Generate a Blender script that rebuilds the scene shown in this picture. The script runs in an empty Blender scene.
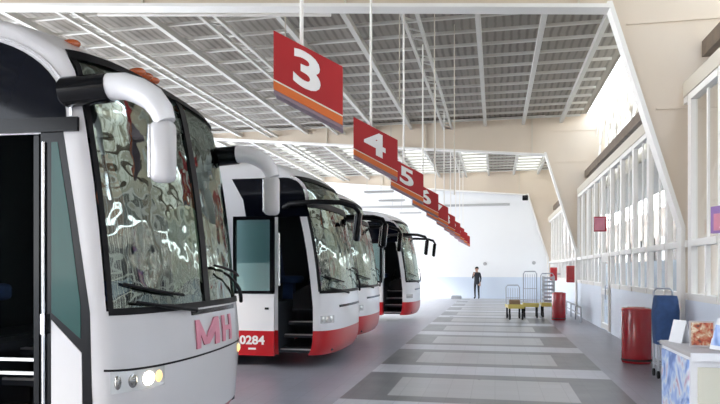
import bpy, bmesh, math, random
from mathutils import Vector, Matrix
random.seed(7)
S = bpy.context.scene
COL = S.collection
PI = math.pi

# ------------------------------------------------------------------ materials
def mat(name, color, rough=0.5, metal=0.0, spec=0.5, coat=0.0, emit=None, emit_s=0.0, noise=0.0, nscale=8.0, bump=0.0):
    m = bpy.data.materials.new(name); m.use_nodes = True
    nt = m.node_tree; b = nt.nodes['Principled BSDF']
    c = (*color, 1)
    b.inputs['Base Color'].default_value = c
    b.inputs['Roughness'].default_value = rough
    b.inputs['Metallic'].default_value = metal
    b.inputs['Specular IOR Level'].default_value = spec
    b.inputs['Coat Weight'].default_value = coat
    b.inputs['Coat Roughness'].default_value = 0.05
    if emit:
        b.inputs['Emission Color'].default_value = (*emit, 1)
        b.inputs['Emission Strength'].default_value = emit_s
    if noise or bump:
        tc = nt.nodes.new('ShaderNodeTexCoord'); n = nt.nodes.new('ShaderNodeTexNoise')
        n.inputs['Scale'].default_value = nscale; n.inputs['Detail'].default_value = 5
        nt.links.new(tc.outputs['Object'], n.inputs['Vector'])
        if noise:
            r = nt.nodes.new('ShaderNodeMapRange')
            r.inputs['To Min'].default_value = 1 - noise; r.inputs['To Max'].default_value = 1 + noise * .6
            mx = nt.nodes.new('ShaderNodeVectorMath'); mx.operation = 'SCALE'
            mx.inputs[0].default_value = color
            nt.links.new(n.outputs['Fac'], r.inputs['Value']); nt.links.new(r.outputs[0], mx.inputs['Scale'])
            nt.links.new(mx.outputs[0], b.inputs['Base Color'])
        if bump:
            bp = nt.nodes.new('ShaderNodeBump'); bp.inputs['Strength'].default_value = bump
            nt.links.new(n.outputs['Fac'], bp.inputs['Height']); nt.links.new(bp.outputs[0], b.inputs['Normal'])
    return m

def glass(name, tint, refl=1.0, rough=0.02, base=0.04, wave=0.0, gcol=(.8, .92, .85)):
    m = bpy.data.materials.new(name); m.use_nodes = True
    nt = m.node_tree; nt.nodes.clear()
    out = nt.nodes.new('ShaderNodeOutputMaterial'); tr = nt.nodes.new('ShaderNodeBsdfTransparent')
    gl = nt.nodes.new('ShaderNodeBsdfGlossy'); mx = nt.nodes.new('ShaderNodeMixShader')
    fr = nt.nodes.new('ShaderNodeLayerWeight'); fr.inputs['Blend'].default_value = .28
    mr = nt.nodes.new('ShaderNodeMapRange'); mr.inputs['To Min'].default_value = base; mr.inputs['To Max'].default_value = refl
    tr.inputs['Color'].default_value = (*tint, 1); gl.inputs['Roughness'].default_value = rough
    gl.inputs['Color'].default_value = (*gcol, 1)
    nt.links.new(fr.outputs['Fresnel'], mr.inputs['Value']); nt.links.new(mr.outputs[0], mx.inputs['Fac'])
    nt.links.new(tr.outputs[0], mx.inputs[1]); nt.links.new(gl.outputs[0], mx.inputs[2])
    if wave:
        tc = nt.nodes.new('ShaderNodeTexCoord'); n = nt.nodes.new('ShaderNodeTexNoise'); n.inputs['Scale'].default_value = 2.2
        bp = nt.nodes.new('ShaderNodeBump'); bp.inputs['Strength'].default_value = wave; bp.inputs['Distance'].default_value = .2
        nt.links.new(tc.outputs['Object'], n.inputs['Vector']); nt.links.new(n.outputs['Fac'], bp.inputs['Height'])
        nt.links.new(bp.outputs[0], gl.inputs['Normal'])
    nt.links.new(mx.outputs[0], out.inputs['Surface'])
    return m

M = {}
M['silver'] = mat('silver_paint', (.62, .61, .62), .32, .0, .6, .6, noise=.05, nscale=2)
M['white_paint'] = mat('white_paint', (.82, .82, .84), .3, 0, .5, .5)
M['red_paint'] = mat('red_paint', (.52, .012, .018), .3, 0, .5, .5)
M['pink_letter'] = mat('faded_red_letter', (.7, .25, .33), .4, noise=.3, nscale=6)
M['black_gloss'] = mat('black_gloss', (.004, .0045, .006), .15, 0, .18)
M['black_rubber'] = mat('black_rubber', (.006, .006, .007), .5, 0, .2)
M['dark_glass'] = mat('dark_tinted_glass', (.003, .004, .008), .06, 0, .15)
M['chrome'] = mat('chrome', (.75, .75, .77), .18, 1)
M['headlight'] = mat('headlight_lens', (.75, .76, .74), .12, .4, .8)
M['headlight_dim'] = mat('headlight_reflector', (.3, .3, .29), .12, .8, .8)
M['headlight_on'] = mat('headlight_lit', (1, .9, .7), .2, emit=(1, .86, .62), emit_s=9)
M['amber_lit'] = mat('amber_indicator', (.9, .55, .2), .25, emit=(1, .6, .2), emit_s=.6)
M['orange_lamp'] = mat('orange_marker_lamp', (.5, .1, .02), .2, 0, .8, 1.0)
M['interior'] = mat('bus_interior_panel', (.03, .035, .045), .7)
M['interior_blue'] = mat('blue_seat_fabric', (.03, .06, .16), .9, noise=.3, nscale=30)
M['step_edge'] = mat('aluminium_step_nosing', (.6, .6, .6), .35, .7)
M['curtain'] = mat('silver_curtain', (.62, .60, .5), .75, noise=.15, nscale=12)  # pale colour of the reflection modelled inside the windshields
M['curtain_red'] = mat('rust_red_curtain', (.4, .1, .05), .8, noise=.2, nscale=12)
M['green_cloth'] = mat('green_cloth', (.1, .35, .08), .8)
M['windshield'] = glass('green_windshield_glass', (.42, .56, .46), 1.0, .04, .24, .2)
M['door_glass'] = glass('blue_green_door_glass', (.72, .9, .9), 1.0, .03, .18)
M['quarter'] = mat('green_quarter_glass', (.015, .075, .065), .08, 0, .2)
M['pane'] = glass('clear_window_glass', (.95, .95, .94), .12, .02, .02, 0.0, (1, .98, .95))
M['cream_paint'] = mat('cream_steel_paint', (.66, .6, .5), .55, noise=.05, nscale=1.5)
M['beige_steel'] = mat('beige_steel_web', (.72, .61, .49), .6, noise=.06, nscale=1.2)
M['white_steel'] = mat('white_steel_paint', (.9, .87, .82), .5)
M['purlin'] = mat('pale_purlin_paint', (.62, .6, .55), .55)
M['wall_white'] = mat('white_wall_paint', (.86, .87, .88), .6, noise=.03, nscale=.6)
M['wall_blue'] = mat('pale_blue_wainscot', (.66, .74, .85), .5, noise=.03, nscale=1)
M['panel_blue'] = mat('pale_blue_wall_panel', (.82, .87, .95), .4, noise=.03, nscale=1)
M['brown_beam'] = mat('brown_stained_beam', (.2, .15, .11), .7, noise=.5, nscale=5)
M['sign_red'] = mat('sign_red', (.42, .012, .016), .5)
M['sign_orange'] = mat('sign_orange', (.7, .16, .03), .45)
M['sign_under'] = mat('sign_casing_mauve', (.33, .25, .30), .6)
M['sign_white'] = mat('sign_white_lettering', (.88, .86, .84), .5)
M['can_red'] = mat('red_enamel', (.42, .012, .02), .22, 0, .6, .6)
M['can_dark'] = mat('dark_slot', (.02, .01, .01), .6)
M['blue_plastic'] = mat('blue_fabric', (.03, .08, .22), .7, noise=.35, nscale=14, bump=.3)
M['steel'] = mat('grey_steel', (.4, .42, .46), .35, .7)
M['yellow'] = mat('yellow_paint', (.72, .6, .16), .45)
M['wood'] = mat('brown_board', (.33, .22, .13), .7, noise=.2, nscale=10)
M['counter_panel'] = mat('beige_counter_panel', (.72, .70, .58), .5, noise=.03, nscale=2)
M['white_plastic'] = mat('white_laminate', (.86, .87, .9), .35)
M['grey_top'] = mat('grey_laminate', (.5, .47, .47), .4)
M['tyre'] = mat('tyre_rubber', (.02, .02, .02), .85)
M['skin'] = mat('skin', (.5, .3, .22), .6)
M['cloth_black'] = mat('black_clothing', (.02, .022, .03), .85)
M['hair'] = mat('dark_hair', (.015, .012, .01), .6)
M['fixture'] = mat('fixture_grey', (.45, .45, .45), .5)
M['tube_off'] = mat('frosted_tube', (.8, .8, .8), .3)
M['pad_green'] = mat('ground_concrete_outside', (.55, .55, .53), .9, noise=.1, nscale=.5)

def mottled(name, cols, scale, rough=.5, dist=0.0):
    m = bpy.data.materials.new(name); m.use_nodes = True; nt = m.node_tree; b = nt.nodes['Principled BSDF']
    tc = nt.nodes.new('ShaderNodeTexCoord'); n = nt.nodes.new('ShaderNodeTexNoise'); n.inputs['Scale'].default_value = scale
    n.inputs['Detail'].default_value = 2; n.inputs['Distortion'].default_value = dist
    r = nt.nodes.new('ShaderNodeValToRGB')
    els = r.color_ramp.elements
    while len(els) < len(cols): els.new(.5)
    for i, c in enumerate(cols):
        els[i].position = .32 + .36 * i / (len(cols) - 1); els[i].color = (*c, 1)
    nt.links.new(tc.outputs['Object'], n.inputs['Vector']); nt.links.new(n.outputs['Fac'], r.inputs[0])
    nt.links.new(r.outputs[0], b.inputs['Base Color']); b.inputs['Roughness'].default_value = rough
    return m
M['poster_blue'] = mottled('blue_white_poster', [(.12, .22, .55), (.35, .5, .85), (.75, .82, .92), (.55, .3, .45)], 4.5, .35, 1.2)
M['picture'] = mottled('red_brown_picture', [(.12, .05, .04), (.5, .1, .05), (.55, .33, .2), (.8, .7, .55)], 22, .4, .6)
M['deck'] = None
def deck_material():
    m = bpy.data.materials.new('grey_brown_roof_deck'); m.use_nodes = True; nt = m.node_tree; b = nt.nodes['Principled BSDF']
    tc = nt.nodes.new('ShaderNodeTexCoord')
    w = nt.nodes.new('ShaderNodeTexWave'); w.wave_type = 'BANDS'; w.bands_direction = 'X'
    w.inputs['Scale'].default_value = 1.7; w.inputs['Distortion'].default_value = 1.5; w.inputs['Detail'].default_value = 2
    n = nt.nodes.new('ShaderNodeTexNoise'); n.inputs['Scale'].default_value = .7; n.inputs['Detail'].default_value = 6
    nt.links.new(tc.outputs['Object'], w.inputs['Vector']); nt.links.new(tc.outputs['Object'], n.inputs['Vector'])
    a = nt.nodes.new('ShaderNodeMath'); a.operation = 'ADD'
    nt.links.new(w.outputs['Fac'], a.inputs[0]); nt.links.new(n.outputs['Fac'], a.inputs[1])
    r = nt.nodes.new('ShaderNodeValToRGB')
    r.color_ramp.elements[0].position = .3; r.color_ramp.elements[0].color = (.185, .16, .14, 1)
    r.color_ramp.elements[1].position = 1.5 if False else 1.0; r.color_ramp.elements[1].color = (.33, .30, .26, 1)
    nt.links.new(a.outputs[0], r.inputs[0]); nt.links.new(r.outputs[0], b.inputs['Base Color'])
    b.inputs['Roughness'].default_value = .85
    return m
M['deck'] = deck_material()

def floor_material():
    m = bpy.data.materials.new('patterned_terminal_floor'); m.use_nodes = True; nt = m.node_tree; b = nt.nodes['Principled BSDF']
    N = nt.nodes.new; L = nt.links.new
    tc = N('ShaderNodeTexCoord'); sp = N('ShaderNodeSeparateXYZ'); L(tc.outputs['Object'], sp.inputs[0])
    def math(op, a, bb=None):
        n = N('ShaderNodeMath'); n.operation = op
        for i, v in enumerate((a, bb)):
            if v is None: continue
            if isinstance(v, (int, float)): n.inputs[i].default_value = v
            else: L(v, n.inputs[i])
        return n.outputs[0]
    x, y = sp.outputs[0], sp.outputs[1]
    def inside(v, a, c): return math('MULTIPLY', math('GREATER_THAN', v, a), math('LESS_THAN', v, c))
    my = math('FLOORED_MODULO', math('SUBTRACT', y, 10.75), 3.0)
    aisle = math('MULTIPLY', inside(x, -1.9, 1.66), inside(y, 0.0, 36.2))
    dark = math('MULTIPLY', aisle, inside(my, 0, 2.15))
    slab = math('MULTIPLY', math('MULTIPLY', inside(x, -1.35, 1.02), inside(my, .33, 1.75)), aisle)
    def mix(f, a, c):
        n = N('ShaderNodeMix'); n.data_type = 'RGBA'; L(f, n.inputs[0])
        for i, v in ((6, a), (7, c)):
            if isinstance(v, tuple): n.inputs[i].default_value = (*v, 1)
            else: L(v, n.inputs[i])
        return n.outputs[2]
    c = mix(aisle, (.36, .36, .41), (.56, .56, .60))
    c = mix(dark, c, (.16, .16, .17)); c = mix(slab, c, (.44, .435, .44))
    nz = N('ShaderNodeTexNoise'); nz.inputs['Scale'].default_value = 2.5; nz.inputs['Detail'].default_value = 6; L(tc.outputs['Object'], nz.inputs['Vector'])
    br = N('ShaderNodeTexBrick'); br.offset = 0; br.inputs['Scale'].default_value = 1; br.inputs['Brick Width'].default_value = .3
    br.inputs['Row Height'].default_value = .3; br.inputs['Mortar Size'].default_value = .004
    br.inputs['Color1'].default_value = (1, 1, 1, 1); br.inputs['Color2'].default_value = (.93, .93, .93, 1); br.inputs['Mortar'].default_value = (.75, .75, .75, 1)
    L(tc.outputs['Object'], br.inputs['Vector'])
    mu = N('ShaderNodeMix'); mu.data_type = 'RGBA'; mu.blend_type = 'MULTIPLY'; mu.inputs[0].default_value = 1; L(c, mu.inputs[6]); L(br.outputs[0], mu.inputs[7])
    mr = N('ShaderNodeMapRange'); mr.inputs['To Min'].default_value = .82; mr.inputs['To Max'].default_value = 1.15; L(nz.outputs['Fac'], mr.inputs['Value'])
    sc = N('ShaderNodeVectorMath'); sc.operation = 'SCALE'; L(mu.outputs[2], sc.inputs[0]); L(mr.outputs[0], sc.inputs['Scale'])
    L(sc.outputs[0], b.inputs['Base Color'])
    rr = N('ShaderNodeMapRange'); rr.inputs['To Min'].default_value = .22; rr.inputs['To Max'].default_value = .42; L(nz.outputs['Fac'], rr.inputs['Value'])
    L(rr.outputs[0], b.inputs['Roughness']); b.inputs['Specular IOR Level'].default_value = .55
    return m
M['floor'] = floor_material()
def frosted():
    m = bpy.data.materials.new('translucent_clerestory_sheet'); m.use_nodes = True; nt = m.node_tree; nt.nodes.clear()
    o = nt.nodes.new('ShaderNodeOutputMaterial'); t = nt.nodes.new('ShaderNodeBsdfTranslucent'); d = nt.nodes.new('ShaderNodeBsdfDiffuse'); x = nt.nodes.new('ShaderNodeMixShader')
    tc = nt.nodes.new('ShaderNodeTexCoord'); n = nt.nodes.new('ShaderNodeTexNoise'); n.inputs['Scale'].default_value = 3; n.inputs['Detail'].default_value = 5
    r = nt.nodes.new('ShaderNodeValToRGB'); r.color_ramp.elements[0].position = .4; r.color_ramp.elements[0].color = (.45, .4, .33, 1)
    r.color_ramp.elements[1].position = .55; r.color_ramp.elements[1].color = (.9, .88, .82, 1)
    nt.links.new(tc.outputs['Object'], n.inputs['Vector']); nt.links.new(n.outputs['Fac'], r.inputs[0])
    nt.links.new(r.outputs[0], t.inputs[0]); nt.links.new(r.outputs[0], d.inputs[0]); x.inputs[0].default_value = .4
    nt.links.new(t.outputs[0], x.inputs[1]); nt.links.new(d.outputs[0], x.inputs[2]); nt.links.new(x.outputs[0], o.inputs[0])
    return m
M['frosted'] = frosted()
def sheet():
    m = bpy.data.materials.new('translucent_roof_sheet'); m.use_nodes = True; nt = m.node_tree; nt.nodes.clear()
    o = nt.nodes.new('ShaderNodeOutputMaterial'); t = nt.nodes.new('ShaderNodeBsdfTranslucent'); t.inputs[0].default_value = (.42, .40, .36, 1)
    nt.links.new(t.outputs[0], o.inputs[0]); return m
M['frosted2'] = sheet()
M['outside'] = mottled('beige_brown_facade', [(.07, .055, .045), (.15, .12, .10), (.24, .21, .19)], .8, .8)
M['outside_low'] = mat('pale_blue_low_wall', (.5, .56, .62), .7)

# ------------------------------------------------------------------ mesh helpers
class MB:
    def __init__(s): s.v = []; s.f = []; s.sm = []
    def add(s, vs, fs, smooth=False):
        o = len(s.v); s.v += [tuple(v) for v in vs]
        for f in fs: s.f.append(tuple(i + o for i in f)); s.sm.append(smooth)
        return s
    def box(s, c, d, rot=None, bev=0.0):
        cx, cy, cz = c; hx, hy, hz = d[0] / 2, d[1] / 2, d[2] / 2
        if bev <= 0:
            vs = [(a * hx, b * hy, e * hz) for a in (-1, 1) for b in (-1, 1) for e in (-1, 1)]
            fs = [(0, 1, 3, 2), (4, 6, 7, 5), (0, 4, 5, 1), (2, 3, 7, 6), (0, 2, 6, 4), (1, 5, 7, 3)]
        else:
            bm = bmesh.new(); bmesh.ops.create_cube(bm, size=1)
            bmesh.ops.scale(bm, vec=(d[0], d[1], d[2]), verts=bm.verts)
            bmesh.ops.bevel(bm, geom=bm.edges[:], offset=min(bev, .49 * min(d)), segments=3, profile=.5, affect='EDGES')
            bm.verts.index_update(); vs = [tuple(v.co) for v in bm.verts]; fs = [tuple(v.index for v in f.verts) for f in bm.faces]; bm.free()
        if rot is not None: vs = [tuple(rot @ Vector(v)) for v in vs]
        return s.add([(v[0] + cx, v[1] + cy, v[2] + cz) for v in vs], fs, bev > 0)
    def bar(s, a, b, w, h=None):
        a = Vector(a); b = Vector(b); h = h or w; d = (b - a); L = d.length; d.normalize()
        up = Vector((0, 0, 1)) if abs(d.z) < .95 else Vector((0, 1, 0))
        side = d.cross(up).normalized(); up = side.cross(d)
        vs = []
        for p in (a, b):
            for i, j in ((-1, -1), (1, -1), (1, 1), (-1, 1)): vs.append(p + side * w / 2 * i + up * h / 2 * j)
        return s.add(vs, [(0, 1, 2, 3), (7, 6, 5, 4), (0, 4, 5, 1), (1, 5, 6, 2), (2, 6, 7, 3), (3, 7, 4, 0)])
    def tube(s, pts, r, n=10, flat=1.0, cap=True):
        pts = [Vector(p) for p in pts]; rs = r if isinstance(r, (list, tuple)) else [r] * len(pts)
        vs = []; ref = None
        for i, p in enumerate(pts):
            d = (pts[min(i + 1, len(pts) - 1)] - pts[max(i - 1, 0)]).normalized()
            if ref is None: ref = Vector((0, 0, 1)) if abs(d.z) < .9 else Vector((0, 1, 0))
            a = d.cross(ref).normalized(); b = a.cross(d).normalized(); ref = b
            for k in range(n):
                t = 2 * PI * k / n; vs.append(p + a * math.cos(t) * rs[i] * flat + b * math.sin(t) * rs[i])
        fs = []
        for i in range(len(pts) - 1):
            for k in range(n):
                k2 = (k + 1) % n; fs.append((i * n + k, i * n + k2, (i + 1) * n + k2, (i + 1) * n + k))
        if cap: fs += [tuple(range(n - 1, -1, -1)), tuple((len(pts) - 1) * n + k for k in range(n))]
        return s.add(vs, fs, True)
    def lathe(s, prof, c=(0, 0, 0), n=32, axis='z'):
        vs = []
        for r, z in prof:
            for k in range(n):
                t = 2 * PI * k / n; p = (r * math.cos(t), r * math.sin(t), z)
                if axis == 'y': p = (p[0], z, p[1])
                if axis == 'x': p = (z, p[0], p[1])
                vs.append((p[0] + c[0], p[1] + c[1], p[2] + c[2]))
        fs = []
        for i in range(len(prof) - 1):
            for k in range(n):
                k2 = (k + 1) % n; fs.append((i * n + k, i * n + k2, (i + 1) * n + k2, (i + 1) * n + k))
        return s.add(vs, fs, True)
    def prism(s, pts, ext):   # pts: 3D polygon, ext: extrusion vector
        n = len(pts); e = Vector(ext); a = [Vector(p) for p in pts]
        vs = a + [p + e for p in a]
        fs = [tuple(range(n)), tuple(range(2 * n - 1, n - 1, -1))] + [(i, i + n, (i + 1) % n + n, (i + 1) % n) for i in range(n)]
        return s.add(vs, fs)
    def sphere(s, c, r, sc=(1, 1, 1), n=14):
        prof = [(max(1e-4, r * math.sin(PI * i / n)), -r * math.cos(PI * i / n)) for i in range(n + 1)]
        vs = []; k0 = 16
        for q, z in prof:
            for k in range(k0):
                t = 2 * PI * k / k0; vs.append((c[0] + q * math.cos(t) * sc[0], c[1] + q * math.sin(t) * sc[1], c[2] + z * sc[2]))
        fs = [(i * k0 + k, i * k0 + (k + 1) % k0, (i + 1) * k0 + (k + 1) % k0, (i + 1) * k0 + k) for i in range(n) for k in range(k0)]
        return s.add(vs, fs, True)
    def build(s, name, m, parent=None, fix=True):
        me = bpy.data.meshes.new(name); me.from_pydata(s.v, [], s.f)
        me.polygons.foreach_set('use_smooth', s.sm)
        if fix:
            bm = bmesh.new(); bm.from_mesh(me); bmesh.ops.recalc_face_normals(bm, faces=bm.faces[:]); bm.to_mesh(me); bm.free()
        if any(s.sm): me.set_sharp_from_angle(angle=math.radians(40))
        me.materials.append(m); o = bpy.data.objects.new(name, me); COL.objects.link(o)
        if parent: o.parent = parent
        return o

def tag(o, label=None, cat=None, group=None, kind=None):
    if label: o['label'] = label
    if cat: o['category'] = cat
    if group: o['group'] = group
    if kind: o['kind'] = kind
    return o
def struct(o, label=None, cat=None):
    o['kind'] = 'structure'
    return tag(o, label, cat)
def empty(name, loc, rz=0.0):
    o = bpy.data.objects.new(name, None); COL.objects.link(o); o.location = loc; o.rotation_euler = (0, 0, rz); o.empty_display_size = .2
    return o
def copy_tree(o, parent=None):
    c = o.copy(); COL.objects.link(c); c.parent = parent
    for ch in [x for x in bpy.data.objects if x.parent == o]: copy_tree(ch, c)
    return c
def text_verts(body, size, ext, bold=0.0):
    cu = bpy.data.curves.new('lettering', 'FONT'); cu.body = body; cu.size = size; cu.extrude = ext; cu.offset = bold
    cu.align_x = 'CENTER'; cu.align_y = 'CENTER'; cu.resolution_u = 4
    o = bpy.data.objects.new('lettering', cu); COL.objects.link(o)
    dg = bpy.context.evaluated_depsgraph_get(); dg.update()
    me = bpy.data.meshes.new_from_object(o.evaluated_get(dg))
    bm = bmesh.new(); bm.from_mesh(me); bmesh.ops.triangulate(bm, faces=bm.faces[:]); bm.to_mesh(me); bm.free()
    vs = [v.co.copy() for v in me.vertices]; fs = [tuple(p.vertices) for p in me.polygons]
    bpy.data.objects.remove(o); bpy.data.curves.remove(cu); bpy.data.meshes.remove(me)
    if vs:   # centre on the glyph's own box
        cx = (min(v.x for v in vs) + max(v.x for v in vs)) / 2; cy = (min(v.y for v in vs) + max(v.y for v in vs)) / 2
        for v in vs: v.x -= cx; v.y -= cy
    return vs, fs

# ------------------------------------------------------------------ camera
THETA = math.atan(135 / 640)
cam = bpy.data.cameras.new('camera'); cam.sensor_width = 36; cam.lens = 36 * 640 / 720
cam.shift_y = (270 - 202) / 720; cam.clip_start = .05; cam.clip_end = 500
co = bpy.data.objects.new('camera', cam); COL.objects.link(co); co.location = (0, 0, 1.6); co.rotation_euler = (PI / 2, 0, THETA)
S.camera = co

# ------------------------------------------------------------------ setting
WX = 2.85     # wall plane
YB = 36.6     # far wall
b = MB().box((-5, 9.3, -.1), (26, 60, .2)); struct(b.build('floor', M['floor']), 'grey lavender polished floor with dark rectangles along the aisle', 'floor')
b = MB().box((0, 20, -.35), (240, 240, .2)); struct(b.build('ground', M['pad_green']), 'pale concrete ground outside the terminal', 'ground')
b = MB().box((-6, YB + .15, 3.6), (19, .3, 7.2)); struct(b.build('wall_back', M['wall_white']), 'white far wall', 'wall')
b = MB().box((-6, YB - .02, .6), (19, .04, 1.2)); struct(b.build('baseboard_back', M['wall_blue']), 'pale blue wainscot band along the far wall', 'baseboard')
b = MB().box((-6.2, YB - .06, 5.25), (14, .08, .12)); struct(b.build('trim_1', M['fixture']), 'grey rail across the far white wall', 'trim')
# roof deck and framing
b = MB().box((-5.6, 4.1, 7.2), (17.6, 43.4, .1))
for k in range(7):
    b.box((-13.15 + 2.7 * k, 31.25, 7.2), (1.5, 10.9, .1))
struct(b.build('ceiling', M['deck']), 'grey brown corrugated roof deck', 'ceiling')
b = MB()  # translucent strips added to let daylight onto the far wall
for k in range(6): b.box((-11.8 + 2.7 * k, 31.25, 7.2), (1.2, 10.9, .02))
struct(b.build('trim_90', M['frosted2']), 'translucent roof sheets near the far wall', 'skylight')
b = MB().box((-5.6, -18.2, 3.6), (17.6, .3, 7.2)); struct(b.build('wall_front', M['beige_steel']), 'beige wall behind the photographer', 'wall')
tn = 2
xs = [-12.5, -11.15, -9.8, -8.45, -7.1, -5.75, -4.4, -3.05, -1.7, -.35, 1.0, 2.3]
for i, x in enumerate(xs):
    b = MB()
    if i in (3, 8, 5):      # ladder purlins: two chords and rungs
        for dx in (-.15, .15): b.bar((x + dx, -18, 6.8), (x + dx, 36.5, 6.8), .07, .08)
        y = -2
        while y < 36.4:
            b.bar((x - .15, y, 6.8), (x + .15, y + .28, 6.8), .03); y += .58
    else:
        b.bar((x, -18, 6.9), (x, 36.5, 6.9), .11, .14)
    struct(b.build(f'trim_{tn}', M['purlin']), 'pale purlin running the length of the roof', 'beam'); tn += 1
b = MB()
y = -17.56
while y < 36.4:
    b.bar((-14, y, 6.98), (2.9, y, 6.98), .07, .06); y += .87
struct(b.build(f'trim_{tn}', M['purlin']), 'thin cross bars under the roof deck', 'beam'); tn += 1
# portal frames: sloping beam, haunched column
def frame(y, full=True):
    global tn
    b = MB()
    zt, sl = 7.08, .085
    def zb(x): return 5.75 + sl * (1.75 - x)
    web = [(1.75, y, 5.75), (2.55, y, 3.1), (2.85, y, 2.1), (2.85, y, 0), (3.2, y, 0), (3.75, y, 7.1), (-14, y, 7.1), (-14, y, zb(-14))]
    web = [(1.75, y - .03, 5.75), (2.88, y - .03, 2.25), (2.88, y - .03, 0), (3.25, y - .03, 0), (3.95, y - .03, 7.12), (1.3, y - .03, 7.12)]
    b.prism(web, (0, .06, 0))
    b.prism([(1.75, y - .03, 5.75), (1.3, y - .03, 7.12), (-14, y - .03, zt), (-14, y - .03, zb(-14))], (0, .06, 0))
    for z in (6.55, 5.45, 4.1): b.box(((1.9 + (5.75 - z) * .32 + 3.55) / 2 + (.02), y - .035, z), (1.65 - (5.75 - z) * .32 if z < 5.7 else 1.9, .03, .03))
    o = struct(b.build(f'trim_{tn}', M['beige_steel']), 'beige web of a steel portal frame', 'frame'); tn += 1
    f = MB()
    f.prism([(1.72, y - .13, 5.80), (2.78, y - .13, 2.25), (2.78, y - .13, 0), (2.84, y - .13, 0), (2.84, y - .13, 2.27), (1.79, y - .13, 5.80)], (0, .26, 0))
    f.bar((1.78, y, 5.72), (-14, y, zb(-14)), .3, .06); f.bar((1.75, y, zt), (-14, y, zt), .3, .06)
    f.build('flange', M['white_steel'], o)
    st = MB()
    for x in (1.3, -2.5, -6.3, -10): st.box((x, y, (zb(x) + zt) / 2), (.03, .2, zt - zb(x) - .06))
    st.build('stiffener', M['cream_paint'], o)
for y in (-15.4, -2.35, 10.7, 23.8, 36.3): frame(y)

b = MB().box((5.0, 9.5, 4.65), (2.4, 54, .12)); struct(b.build('trim_92', M['cream_paint']), 'canopy outside the window wall', 'canopy')  # added light blocker, darkens what shows between the window posts
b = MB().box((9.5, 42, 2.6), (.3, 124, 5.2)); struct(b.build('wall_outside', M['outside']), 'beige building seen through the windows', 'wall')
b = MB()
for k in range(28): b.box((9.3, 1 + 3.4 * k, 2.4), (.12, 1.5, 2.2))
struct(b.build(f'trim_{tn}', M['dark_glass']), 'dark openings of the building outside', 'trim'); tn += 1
b = MB().box((5.2, 34, .95), (.1, 108, 1.9)); struct(b.build(f'trim_{tn}', M['outside_low']), 'white low boundary wall outside the windows', 'trim'); tn += 1
# right wall: solid lower panels, header, clerestory
DY0, DY1 = 17.1, 18.44
b = MB()
b.box((WX + .08, (-18 + DY0) / 2, .575), (.16, DY0 + 18, 1.15)); b.box((WX + .08, (DY1 + YB) / 2, .575), (.16, YB - DY1, 1.15))
struct(b.build('wall_right', M['panel_blue']), 'pale blue lower panels of the window wall', 'wall')
b = MB().box((WX + .08, 9.3, 4.36), (.2, 54.6, .22)); struct(b.build(f'trim_{tn}', M['cream_paint']), 'cream header above the tall windows', 'trim'); tn += 1
b = MB().box((WX + .32, 9.3, 4.98), (.14, 54.6, .24)); struct(b.build(f'trim_{tn}', M['brown_beam']), 'brown stained beam above the windows', 'trim'); tn += 1
b = MB().box((WX + .95, 9.3, 5.8), (.03, 54.4, 2.7)); struct(b.build(f'trim_{tn}', M['frosted']), 'translucent stained sheeting above the windows', 'trim'); tn += 1
b = MB()
y = 11.5
while y < 36:
    b.bar((WX + .5, y, 4.6), (WX + .7, y + .9, 6.9), .05); b.bar((WX + .5, y + .9, 4.6), (WX + .7, y, 6.9), .04); y += 1.34
struct(b.build(f'trim_{tn}', M['white_steel']), 'white bracing above the windows', 'trim'); tn += 1

ys = [10.4 + 1.34 * k for k in range(-20, 20)]
wn = 1
for i, y in enumerate(ys):
    if y + 1.34 > YB: break
    isdoor = abs(y - DY0) < .05
    y1 = y + 1.34
    f = MB(); w = .17
    z0 = 0.02 if isdoor else 1.15
    f.box((WX + .045, y, (z0 + 4.25) / 2), (.09, w, 4.25 - z0))
    f.box((WX + .05, (y + y1) / 2, 4.19), (.12, 1.17, .1)); f.box((WX + .05, (y + y1) / 2, 2.0), (.14, 1.17, .1))
    if not isdoor:
        f.box((WX + .05, (y + y1) / 2, 1.2), (.14, 1.17, .1)); f.box((WX + .05, (y + y1) / 2, 1.6), (.06, .07, .72))
    f.box((WX + .06, (y + y1) / 2, 3.1), (.03, .05, 2.1))
    o = struct(f.build(f'window_{wn}', M['white_steel']), 'tall white framed window in the right wall', 'window'); wn += 1
    p = MB().box((WX + .07, (y + y1) / 2, 3.1), (.012, 1.16, 2.08))
    if not isdoor: p.box((WX + .07, (y + y1) / 2, 1.6), (.012, 1.16, .7))
    p.build('pane', M['pane'], o)
    if isdoor:
        d = MB()
        for yy in (y + .14, y1 - .14): d.box((WX, yy, .98), (.07, .1, 1.9))
        for zz in (.12, 1.02, 1.88): d.box((WX, (y + y1) / 2, zz), (.07, 1.1, .14))
        do = struct(d.build('door_1', M['white_steel']), 'white framed glass door in the right wall', 'door')
        MB().box((WX, (y + y1) / 2, .98), (.012, .98, 1.8)).build('pane', M['pane'], do)
        MB().tube([(WX - .09, y + .2, .85), (WX - .09, y + .2, 1.2)], .015).build('handle', M['steel'], do)

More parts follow.
